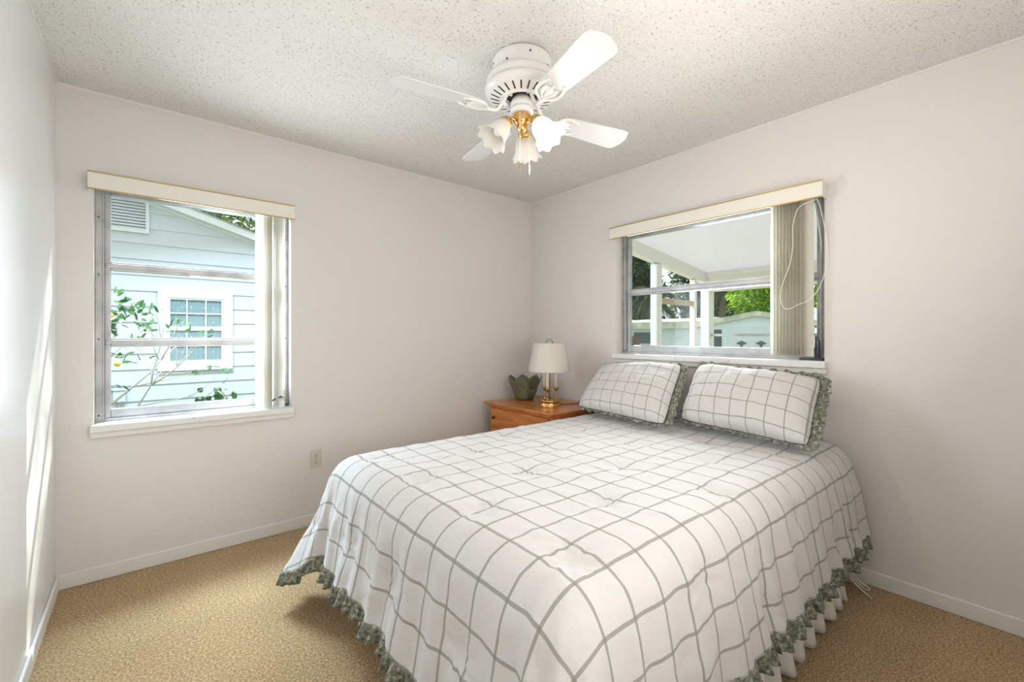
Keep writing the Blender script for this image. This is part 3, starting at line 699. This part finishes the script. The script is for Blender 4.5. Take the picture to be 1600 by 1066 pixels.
# ---------------------------------------------------------------- tulip bowl
BC = Vector((2.775, -0.245, NZ))
bowl = root('tulip_bowl', 'dark sage ceramic bowl with pointed leaf petals on the nightstand', 'bowl', BC)
bm = B(); lathe(bm, [(0.060, 0.0), (0.068, 0.004), (0.085, 0.03), (0.100, 0.065), (0.104, 0.095), (0.100, 0.097), (0.094, 0.066), (0.078, 0.032), (0.055, 0.012)], BC, 48); mk('cup', bm, m_bowl, bowl, smooth=True)
for k in range(7):
    bm = B(); nu, nv = 12, 14; rows_ = []; base = 2*PI*k/7+0.1
    for side in (0, 1):
        gg = []
        for j in range(nv+1):
            q = j/nv; hw = 0.60*(1-0.93*max(0, (q-0.50)/0.50)**2.8)*(0.8+0.2*min(1, q*2.5)); line = []
            rz = 0.066+0.046*math.sin(min(1, q*1.15)*PI/2)+0.024*max(0, q-0.55)/0.45+(0.003 if k % 2 else 0.008)-side*0.005
            for i in range(nu+1):
                u = 2*i/nu-1; a = base+u*hw; rr_ = rz-0.006*(1-abs(u))*math.exp(-(u/0.15)**2)*0.4
                line.append(bm.verts.new(BC+Vector((rr_*math.cos(a), rr_*math.sin(a), 0.004+0.196*q-0.004*abs(u)*q))))
            gg.append(line)
        rows_.append(gg)
    for side in (0, 1):
        gg = rows_[side]
        for j in range(nv):
            for i in range(nu):
                f = (gg[j][i], gg[j][i+1], gg[j+1][i+1], gg[j+1][i]); bm.faces.new(f if side == 0 else f[::-1])
    f0, f1 = rows_
    for j in range(nv):
        bm.faces.new((f0[j][0], f0[j+1][0], f1[j+1][0], f1[j][0])); bm.faces.new((f0[j+1][nu], f0[j][nu], f1[j][nu], f1[j+1][nu]))
    for i in range(nu): bm.faces.new((f0[nv][i], f0[nv][i+1], f1[nv][i+1], f1[nv][i])); bm.faces.new((f0[0][i+1], f0[0][i], f1[0][i], f1[0][i+1]))
    mk('petal', bm, m_bowl, bowl, smooth=True)

# ---------------------------------------------------------------- cord on the carpet
bm = B()
tube(bm, smoothpts([(2.90, -2.38, 0.16), (2.94, -2.43, 0.09), (2.985, -2.462, 0.03), (3.02, -2.475, 0.006), (3.035, -2.455, 0.008), (3.01, -2.43, 0.03), (2.97, -2.38, 0.10)]), 0.0032, 8)
tube(bm, smoothpts([(2.88, -2.38, 0.15), (2.92, -2.44, 0.07), (2.965, -2.475, 0.02), (3.00, -2.49, 0.006), (3.025, -2.475, 0.008), (3.01, -2.445, 0.03), (2.95, -2.38, 0.10)]), 0.0032, 8)
tube(bm, smoothpts([(2.90, -2.40, 0.10), (2.92, -2.46, 0.04), (2.925, -2.50, 0.010), (2.915, -2.515, 0.006)]), 0.0032, 8)
cd = mk('extension_cord', bm, m_cordw, None, smooth=True); prop(cd, 'looped white electric cord on the carpet beside the bed near the wall', 'cord')

# ================================================================ outdoors
bm = B(); box(bm, -14, 40, -20, 30, -0.45, -0.35); struct('ground', bm, m_ground)
# ---- neighbour's house
NY = 3.3; PKX, PKZ = -0.05, 2.83; SL = 0.30
nh = root('neighbor_house', 'pale blue clapboard house with white trim beyond the left window', 'house', (0, NY, -0.35))
bm = B(); z = -0.35; ex = 0.172
while z < PKZ:
    z1 = min(z+ex, PKZ-0.001)
    def lim(zz): return 3.6 if zz < PKZ-SL*3.6 else (PKZ-zz)/SL
    a0, a1 = lim(z), lim(z1)
    v8 = [(PKX-a0, NY-0.016, z), (PKX+a0, NY-0.016, z), (PKX+a1, NY-0.001, z1), (PKX-a1, NY-0.001, z1)]
    f = [bm.verts.new(p) for p in v8]; bm.faces.new(f)
    g_ = [bm.verts.new(p) for p in ((PKX-a0, NY, z), (PKX+a0, NY, z))]; bm.faces.new((f[1], f[0], g_[0], g_[1]))
    z += ex
mk('siding', bm, m_siding, nh)
bm = B(); prism(bm, [(PKX-3.55, NY+0.01, -0.35), (PKX+3.55, NY+0.01, -0.35), (PKX+3.55, NY+0.01, PKZ-SL*3.6), (PKX, NY+0.01, PKZ-0.02), (PKX-3.55, NY+0.01, PKZ-SL*3.6)], (0, 4, 0)); mk('house_body', bm, m_siding, nh)
bm = B()
for sx in (-1, 1):
    q = lambda d, z_, y: (PKX+sx*d, y, z_)
    prism(bm, [q(0, PKZ-0.045, NY-0.04), q(3.9, PKZ-0.045-SL*3.9, NY-0.04), q(3.9, PKZ+0.06-SL*3.9, NY-0.04), q(0, PKZ+0.06, NY-0.04)], (0, 0.04, 0))
    prism(bm, [q(0, PKZ-0.02, NY-0.16), q(3.9, PKZ-0.02-SL*3.9, NY-0.16), q(3.9, PKZ+0.06-SL*3.9, NY-0.16), q(0, PKZ+0.06, NY-0.16)], (0, 0.03, 0))
    prism(bm, [q(0, PKZ+0.03, NY-0.13), q(3.9, PKZ+0.03-SL*3.9, NY-0.13), q(3.9, PKZ+0.06-SL*3.9, NY-0.13), q(0, PKZ+0.06, NY-0.13)], (0, 0.13, 0))
mk('rake_board', bm, m_extwhite, nh)
bm = B()
for sx in (-1, 1): prism(bm, [(PKX, NY-0.17, PKZ+0.06), (PKX+sx*3.95, NY-0.17, PKZ+0.06-SL*3.95), (PKX+sx*3.95, NY-0.17, PKZ+0.075-SL*3.95), (PKX, NY-0.17, PKZ+0.075)], (0, 4.6, 0))
mk('roof', bm, m_roofing, nh)
vx0, vx1, vz0, vz1 = -0.36, 0.34, 2.375, 2.735
bm = B()
for a in ((vx0-0.03, vx1+0.03, vz0-0.035, vz0), (vx0-0.03, vx1+0.03, vz1, vz1+0.03), (vx0-0.03, vx0, vz0, vz1), (vx1, vx1+0.03, vz0, vz1)): box(bm, a[0], a[1], NY-0.045, NY-0.015, a[2], a[3])
gv = mk('gable_vent', bm, m_extwhite, nh)
bm = B(); nsl = 11
for i in range(nsl):
    z = vz0+(vz1-vz0)*(i+0.5)/nsl; prism(bm, [(vx0, NY-0.040, z-0.016), (vx0, NY-0.036, z-0.018), (vx0, NY-0.016, z+0.009), (vx0, NY-0.020, z+0.011)], (vx1-vx0, 0, 0))
mk('vent_slats', bm, m_extwhite, gv)
bm = B(); box(bm, vx0, vx1, NY-0.0165, NY-0.0155, vz0, vz1); mk('vent_back', bm, m_slate, gv)
wx0, wx1, wz0, wz1 = 0.44, 1.15, 0.825, 1.738
bm = B(); t_ = 0.085
for a in ((wx0, wx1, wz0, wz0+t_), (wx0, wx1, wz1-t_, wz1), (wx0, wx0+t_, wz0+t_, wz1-t_), (wx1-t_, wx1, wz0+t_, wz1-t_)): box(bm, a[0], a[1], NY-0.05, NY-0.012, a[2], a[3])
wn = mk('house_window', bm, m_extwhite, nh)
ix0, ix1, iz0, iz1 = wx0+t_, wx1-t_, wz0+t_, wz1-t_; mid = (iz0+iz1)/2+0.02
bm = B()
for s_, (q0, q1), yy in ((0, (iz0, mid), NY-0.036), (1, (mid, iz1), NY-0.040)):
    fr_ = 0.028
    for a in ((ix0+fr_, ix1-fr_, q0, q0+fr_), (ix0+fr_, ix1-fr_, q1-fr_*0.7, q1), (ix0, ix0+fr_, q0, q1), (ix1-fr_, ix1, q0, q1)): box(bm, a[0], a[1], yy, yy+0.02, a[2], a[3])
    for k in (1, 2): x = ix0+(ix1-ix0)*k/3; box(bm, x-0.007, x+0.007, yy+0.004, yy+0.014, q0+fr_, q1-fr_*0.7)
    zc = (q0+q1)/2; box(bm, ix0+fr_, ix1-fr_, yy+0.003, yy+0.013, zc-0.007, zc+0.007)
mk('window_sashes', bm, m_extwhite, wn)
bm = B(); box(bm, ix0, ix1, NY-0.024, NY-0.022, iz0, iz1); mk('window_glass', bm, m_glass, wn)
bm = B(); g = []
for i in range(91):
    x = ix0+(ix1-ix0)*i/90; y = NY-0.0175+0.0025*math.sin(i*0.9)+0.001*math.sin(i*0.37); g.append((bm.verts.new((x, y, iz0)), bm.verts.new((x, y, iz1))))
for i in range(90): bm.faces.new((g[i][0], g[i+1][0], g[i+1][1], g[i][1]))
mk('curtain', bm, m_curtain, wn, smooth=True)
bm = B(); box(bm, 0.075, 0.175, NY-0.09, NY-0.02, 0.52, 0.66); box(bm, 0.065, 0.185, NY-0.10, NY-0.02, 0.64, 0.665); box(bm, 0.115, 0.135, NY-0.05, NY-0.03, -0.3, 0.52)
o = mk('utility_box', bm, m_siding, nh, bevel=0.004)

# ---- foliage helpers
def leaf(bm, p, d, up, ln, wd):
    d = d.normalized(); s = d.cross(up)
    if s.length < 1e-3: s = d.orthogonal()
    s.normalize(); n = s.cross(d); 
    a = bm.verts.new(p); b = bm.verts.new(p+d*ln*0.35+s*wd*0.5-n*ln*0.04); c = bm.verts.new(p+d*ln*0.75+s*wd*0.32); e = bm.verts.new(p+d*ln-n*ln*0.10)
    f = bm.verts.new(p+d*ln*0.75-s*wd*0.32); g_ = bm.verts.new(p+d*ln*0.35-s*wd*0.5-n*ln*0.04)
    bm.faces.new((a, b, c, e)); bm.faces.new((a, e, f, g_))
def rv(R): return Vector((R.gauss(0, 1), R.gauss(0, 1), R.gauss(0, 1))).normalized()
def crown_bm(c, rad, n, size, seed, blobs=9):
    R = random.Random(seed); bm = B(); c = Vector(c); B_ = []
    for i in range(blobs):
        d = rv(R); B_.append((c+Vector((d.x*rad[0], d.y*rad[1], d.z*rad[2]))*0.62, 0.38+0.2*R.random()))
    B_.append((c, 0.6))
    for i in range(n):
        b, k = B_[R.randrange(len(B_))]; d = rv(R); q = R.random()**0.35
        p = b+Vector((d.x*rad[0], d.y*rad[1], d.z*rad[2]))*k*q; s = size*(0.6+0.8*R.random())
        leaf(bm, p, (d+rv(R)*0.9+Vector((0, 0, -0.3))), rv(R), s, s*0.5)
    return bm
def trunk_bm(base, top_, r0, seed, forks=4):
    R = random.Random(seed); bm = B(); b, t = Vector(base), Vector(top_); mid_ = b.lerp(t, 0.5)+rv(R)*0.12
    tube(bm, smoothpts([b, mid_, t], 5), [r0*(1-0.05*i) for i in range(11)], 10)
    for i in range(forks):
        d = rv(R); d.z = abs(d.z)*0.6+0.5; q = b.lerp(t, 0.55+0.4*R.random()); tube(bm, smoothpts([q, q+d*0.5, q+d*1.1+rv(R)*0.2], 4), [r0*0.5*(1-0.09*k) for k in range(9)], 7)
    return bm
def tree(label, base, top_, crown, rad, n, size, m, seed, r0=0.12, group='trees behind the yard'):
    r = root('tree', label, 'tree', base, group)
    mk('trunk', trunk_bm(base, top_, r0, seed), m_bark, r, smooth=True)
    mk('foliage', crown_bm(crown, rad, n, size, seed+5), m, r)
def palm(label, base, hgt, seed, lean=(0, 0), nf=26, ln=2.2):
    R = random.Random(seed); r = root('palm_tree', label, 'tree', base, 'grey palms behind the yard'); b = Vector(base); t = b+Vector((lean[0], lean[1], hgt))
    bm = B(); tube(bm, smoothpts([b, b.lerp(t, 0.5)+Vector((0.05, 0, 0)), t], 8), [0.17-0.003*i+0.012*(i % 2) for i in range(17)], 12); mk('trunk', bm, m_bark, r, smooth=True)
    bm = B()
    for i in range(nf):
        a = 2*PI*i/nf*2.4+R.random(); el = 1.2-2.3*i/nf; d = Vector((math.cos(a)*math.cos(el), math.sin(a)*math.cos(el), math.sin(el)))
        pp = [t+d*ln*q+Vector((0, 0, -0.75*ln*q*q)) for q in [k/9 for k in range(10)]]; tube(bm, pp, [0.018*(1-0.09*k) for k in range(10)], 5)
        for k in range(2, 10):
            for s in (-1, 1):
                for e in range(3):
                    tg = (pp[k]-pp[k-1]).normalized(); sd = tg.cross(Vector((0, 0, 1))).normalized(); leaf(bm, pp[k-1].lerp(pp[k], e/3), tg*0.5+sd*s+Vector((0, 0, -0.5)), Vector((0, 0, 1)), 0.45, 0.035)
    mk('fronds', bm, m_frond, r)

# ---- citrus shrub outside the left window
R = random.Random(11)
shr = root('citrus_shrub', 'thin branched citrus shrub with yellow fruit outside the left window', 'shrub', (0.02, 1.55, -0.35))
bm = B(); lf = B(); tips = []
def branch(p, d, ln, r_, depth):
    pts = [p]; q = p.copy(); dd = d.normalized()
    for i in range(5):
        dd = (dd+rv(R)*0.16+Vector((0, 0, 0.03))).normalized(); q = q+dd*ln/5; pts.append(q.copy())
    tube(bm, pts, [r_*(1-0.14*i) for i in range(6)], 6)
    if depth > 0:
        for i in range(3): branch(pts[R.randrange(2, 6)], dd+rv(R)*0.75, ln*0.58, r_*0.55, depth-1)
    else: tips.append((pts[-1], dd))
base = Vector((0.02, 1.55, -0.35))
branch(base, Vector((0.12, -0.05, 1)), 1.15, 0.017, 2); branch(base+Vector((0.02, 0, 0.5)), Vector((0.5, 0.0, 1)), 0.95, 0.012, 2)
branch(Vector((0.06, 1.55, 0.62)), Vector((1.0, 0.1, 0.85)), 0.70, 0.011, 1); branch(Vector((0.06, 1.55, 0.8)), Vector((0.1, -0.1, 1)), 0.62, 0.010, 2)
for p, d in tips:
    if p.z < 0.72 and R.random() < 0.75: continue
    for k in range(R.randrange(3, 7)): leaf(lf, p+rv(R)*0.035, d+rv(R)*1.1, rv(R), 0.055+0.025*R.random(), 0.026)
for cpt, n_, rr_ in (((0.19, 1.5, 1.42), 34, 0.12), ((0.13, 1.5, 1.32), 22, 0.10), ((0.10, 1.5, 1.2), 14, 0.1), ((0.22, 1.5, 1.08), 12, 0.09), ((0.14, 1.5, 0.82), 10, 0.08)):
    for k in range(n_): leaf(lf, Vector(cpt)+rv(R)*rr_*R.random(), rv(R)+Vector((0, 0, -0.4)), rv(R), 0.055+0.025*R.random(), 0.028)
mk('branches', bm, m_twig, shr, smooth=True); mk('leaves', lf, m_leafshrub, shr)
for p in ((0.128, 1.45, 1.375), (0.172, 1.45, 1.010)):
    b_ = B(); lathe(b_, [(0.003, 0.022), (0.013, 0.018), (0.021, 0.006), (0.021, -0.006), (0.013, -0.018), (0.003, -0.022)], p, 16); mk('fruit', b_, m_fruit, shr, smooth=True)
vine = root('trailing_vine', 'low leafy vine trailing across the foot of the blue house wall', 'vine', (0.85, 2.9, -0.35)); R = random.Random(5)
bm = B(); tube(bm, smoothpts([(0.35, 2.9, -0.35), (0.42, 2.9, 0.30), (0.55, 2.9, 0.47), (0.70, 2.9, 0.42), (0.82, 2.9, 0.52), (0.98, 2.9, 0.66)], 5), 0.006, 6); tube(bm, smoothpts([(0.95, 2.9, -0.35), (0.93, 2.9, 0.3), (0.97, 2.9, 0.62)], 5), 0.006, 6); mk('stem', bm, m_twig, vine, smooth=True)
bm = B()
for k in range(46): leaf(bm, Vector((0.93+R.gauss(0, 0.085), 2.88+R.gauss(0, 0.04), 0.50+R.gauss(0, 0.07))), rv(R)+Vector((0, -0.3, -0.4)), rv(R), 0.10, 0.065)
for k in range(5): leaf(bm, Vector((0.45+0.09*k, 2.88, 0.44+R.gauss(0, 0.03))), rv(R), rv(R), 0.08, 0.05)
mk('leaves', bm, m_leafshrub, vine)

# ---- enclosed porch outside the right window
PX = 5.60; PYL = -0.369; PYR = -4.6
pc = root('porch', 'white enclosed porch with sloping ceiling outside the window above the bed', 'porch', (W_X+TH, -2.4, -0.35))
zr = lambda x: 1.985+(PX-x)*0.132
bm = B(); prism(bm, [(W_X+TH+0.001, PYL+0.1, zr(W_X+TH)), (PX+0.12, PYL+0.1, zr(PX+0.12)), (PX+0.12, PYL+0.1, zr(PX+0.12)+0.06), (W_X+TH+0.001, PYL+0.1, zr(W_X+TH)+0.06)], (0, PYR-PYL-0.2, 0)); mk('porch_ceiling', bm, m_porchroof, pc)
bm = B(); prism(bm, [(W_X+TH+0.001, PYL-0.03, zr(W_X+TH)-0.13), (PX, PYL-0.03, zr(PX)-0.13), (PX, PYL-0.03, zr(PX)-0.001), (W_X+TH+0.001, PYL-0.03, zr(W_X+TH)-0.001)], (0, 0.08, 0)); mk('side_beam', bm, m_porch, pc)
bm = B(); box(bm, PX-0.02, PX+0.08, PYR, PYL+0.05, zr(PX)-0.23, zr(PX)-0.04); mk('front_beam', bm, m_porch, pc)
bm = B(); box(bm, PX-0.055, PX-0.02, PYR, PYL-0.031, zr(PX)-0.06, zr(PX)-0.002); mk('crown_strip', bm, m_porch, pc)
def post(x0, x1, y0, y1, ztop): bm = B(); box(bm, x0, x1, y0, y1, -0.35, ztop); return mk('post', bm, m_porch, pc, bevel=0.004)
post(4.50, 4.60, PYL-0.03, PYL+0.05, zr(4.6)-0.13); post(PX-0.02, PX+0.10, PYL-0.06, PYL+0.05, zr(PX)-0.23); post(PX-0.30, PX-0.24, PYL-0.02, PYL+0.04, zr(PX)-0.10)
post(PX, PX+0.08, -2.05, -1.95, zr(PX)-0.23); post(PX, PX+0.08, -3.6, -3.5, zr(PX)-0.23); post(3.30, 3.40, PYL-0.03, PYL+0.05, zr(3.4)-0.13)
bm = B(); box(bm, 4.60, PX-0.30, PYL-0.01, PYL+0.03, 1.57, 1.63); mk('window_rail', bm, mat('tan window rail', (0.50, 0.40, 0.29), 0.7), pc)
bm = B(); box(bm, PX+0.02, PX+0.05, -1.95, PYL-0.06, 1.215, 1.245); box(bm, PX+0.02, PX+0.05, -3.5, -2.05, 1.215, 1.245); mk('window_rail', bm, m_alu, pc)
bm = B(); box(bm, W_X+TH+0.001, PX+0.1, PYR, PYL-0.03, -0.34, -0.15); mk('porch_floor', bm, m_porch, pc)  # pale floor added to bounce whiter light up to the porch ceiling
bm = B(); box(bm, W_X+TH+0.001, PX+0.1, PYL-0.02, PYL+0.04, -0.35, 0.75); box(bm, PX, PX+0.06, PYR, PYL-0.06, -0.35, 0.75); mk('knee_wall', bm, m_porch, pc)
bm = B(); box(bm, 3.42, 4.48, PYL+0.005, PYL+0.011, 0.77, 1.98); box(bm, 4.62, PX-0.31, PYL+0.005, PYL+0.011, 0.77, 1.55); box(bm, PX+0.030, PX+0.036, -1.94, PYL-0.07, 0.77, 1.74); mk('porch_glass', bm, m_glass, pc)
pl = B(); lathe(pl, [(0.072, 0), (0.072, 0.02), (0.05, 0.03)], (4.06, PYL-0.06, 1.16), 8, M=Matrix.Rotation(PI/2, 3, 'X') @ Matrix.Rotation(PI/8, 3, 'Z'))
prop(mk('octagonal_plaque', pl, m_plaque), 'brown octagonal plaque on the porch window beyond the headboard window', 'plaque')

# ---- outbuildings in the yard
sh = root('garden_shed', 'white gabled garden shed seen through the porch', 'shed', (12.4, 1.9, -0.35))
F_ = Vector((0.885, 0.466, 0)); R_ = Vector((0.466, -0.885, 0)); O_ = Vector((0.325, -3.032, 0))+Vector((0.9674, 0.4944, 0))*12.0  # left front corner
def sp(u, w, z): return O_+R_*u+F_*w+Vector((0, 0, z))
SW, SE, SP = 2.55, 1.58, 1.86
bm = B(); prism(bm, [sp(0, 0, -0.35), sp(SW, 0, -0.35), sp(SW, 0, SE), sp(SW/2, 0, SP-0.08), sp(0, 0, SE)], F_*1.3); mk('shed_wall', bm, m_shed, sh)
bm = B()
for u0, u1, z0, z1 in ((-0.2, SW/2, SE-0.02, SP), (SW+0.2, SW/2, SE-0.02, SP)): prism(bm, [sp(u0, -0.12, z0-0.13), sp(u1, -0.12, z1-0.13), sp(u1, -0.12, z1), sp(u0, -0.12, z0)], F_*1.5)
mk('shed_roof', bm, m_shedtrim, sh)
bm = B(); prism(bm, [sp(0.62, -0.03, -0.3), sp(2.2, -0.03, -0.3), sp(2.2, -0.03, 1.46), sp(0.62, -0.03, 1.46)], F_*0.03); mk('double_door', bm, m_extwhite, sh)
bm = B(); prism(bm, [sp(0.18, -0.03, 0.8), sp(0.46, -0.03, 0.8), sp(0.46, -0.03, 1.38), sp(0.18, -0.03, 1.38)], F_*0.03); mk('shed_window', bm, m_slate, sh)
for u in (0.93, 1.38):
    bm = B(); prism(bm, [sp(u-0.13, -0.05, 1.02), sp(u-0.03, -0.05, 0.98), sp(u-0.02, -0.05, 0.92), sp(u+0.02, -0.05, 0.92), sp(u+0.03, -0.05, 0.98), sp(u+0.13, -0.05, 1.02), sp(u, -0.05, 1.09)], F_*0.02); mk('door_ornament', bm, m_crank, sh)
ob = root('outbuilding', 'long low white outbuilding left of the gabled shed', 'shed', (14.9, 6.5, -0.35))
bm = B(); box(bm, 13.7, 16.2, 4.0, 9.0, -0.35, 1.62)
for k in range(24): y = 4.1+k*0.2; box(bm, 13.685, 13.7, y, y+0.03, -0.35, 1.48)
mk('shed_wall', bm, m_shed, ob)
bm = B(); prism(bm, [(13.5, 3.85, 1.45), (13.5, 3.85, 1.68), (14.95, 3.85, 1.82), (16.4, 3.85, 1.68), (16.4, 3.85, 1.45)], (0, 5.3, 0)); mk('shed_roof', bm, m_shedtrim, ob)
bm = B(); box(bm, 13.66, 13.684, 5.45, 6.3, 0.95, 1.33); mk('shed_window', bm, m_slate, ob)

# ---- trees
tree('dark evergreen tree behind the left of the outbuilding', (20.6, 11.7, -0.35), (20.6, 11.7, 3.5), (20.6, 11.7, 3.9), (2.1, 2.1, 3.6), 8500, 0.22, m_leafdark, 21, r0=0.2)
tree('dark evergreen tree behind the right of the outbuilding', (23.2, 8.9, -0.35), (23.2, 8.9, 3.0), (23.2, 8.9, 3.9), (2.3, 2.3, 3.8), 8500, 0.22, m_leafdark, 24, r0=0.2)
tree('bright yellow green tree behind the gabled shed', (17.6, 2.6, -0.35), (17.4, 2.6, 3.0), (17.2, 2.5, 3.2), (1.7, 1.9, 2.3), 5200, 0.20, m_leafbright, 22)
tree('mid green tree behind the right of the gabled shed', (19.5, -1.8, -0.35), (19.5, -1.8, 3.0), (19.3, -1.8, 3.4), (2.2, 2.0, 2.6), 4500, 0.22, m_leafmid, 23)
palm('grey palm with drooping fronds farthest left behind the outbuilding', (18.3, 8.6, -0.35), 3.5, 31, ln=1.6)
palm('grey palm with drooping fronds above the outbuilding roof', (18.4, 5.6, -0.35), 3.7, 32, (0.2, -0.2), ln=1.5)
tree('leafy tree rising beyond the blue house roof', (2.9, 11.0, -0.35), (2.9, 11.0, 4.0), (2.9, 11.0, 5.4), (2.8, 2.2, 2.6), 6000, 0.20, m_leafmid, 25, group='trees beyond the blue house')
tree('tall airy tree out of view beside the blue house, added to dapple the sun', (8.0, 7.0, -0.35), (7.7, 6.7, 6.0), (7.35, 6.1, 8.3), (1.7, 1.7, 1.9), 1500, 0.16, m_leafmid, 26, group='trees beyond the blue house')  # unseen tree added to break the sun on the left wall into patches
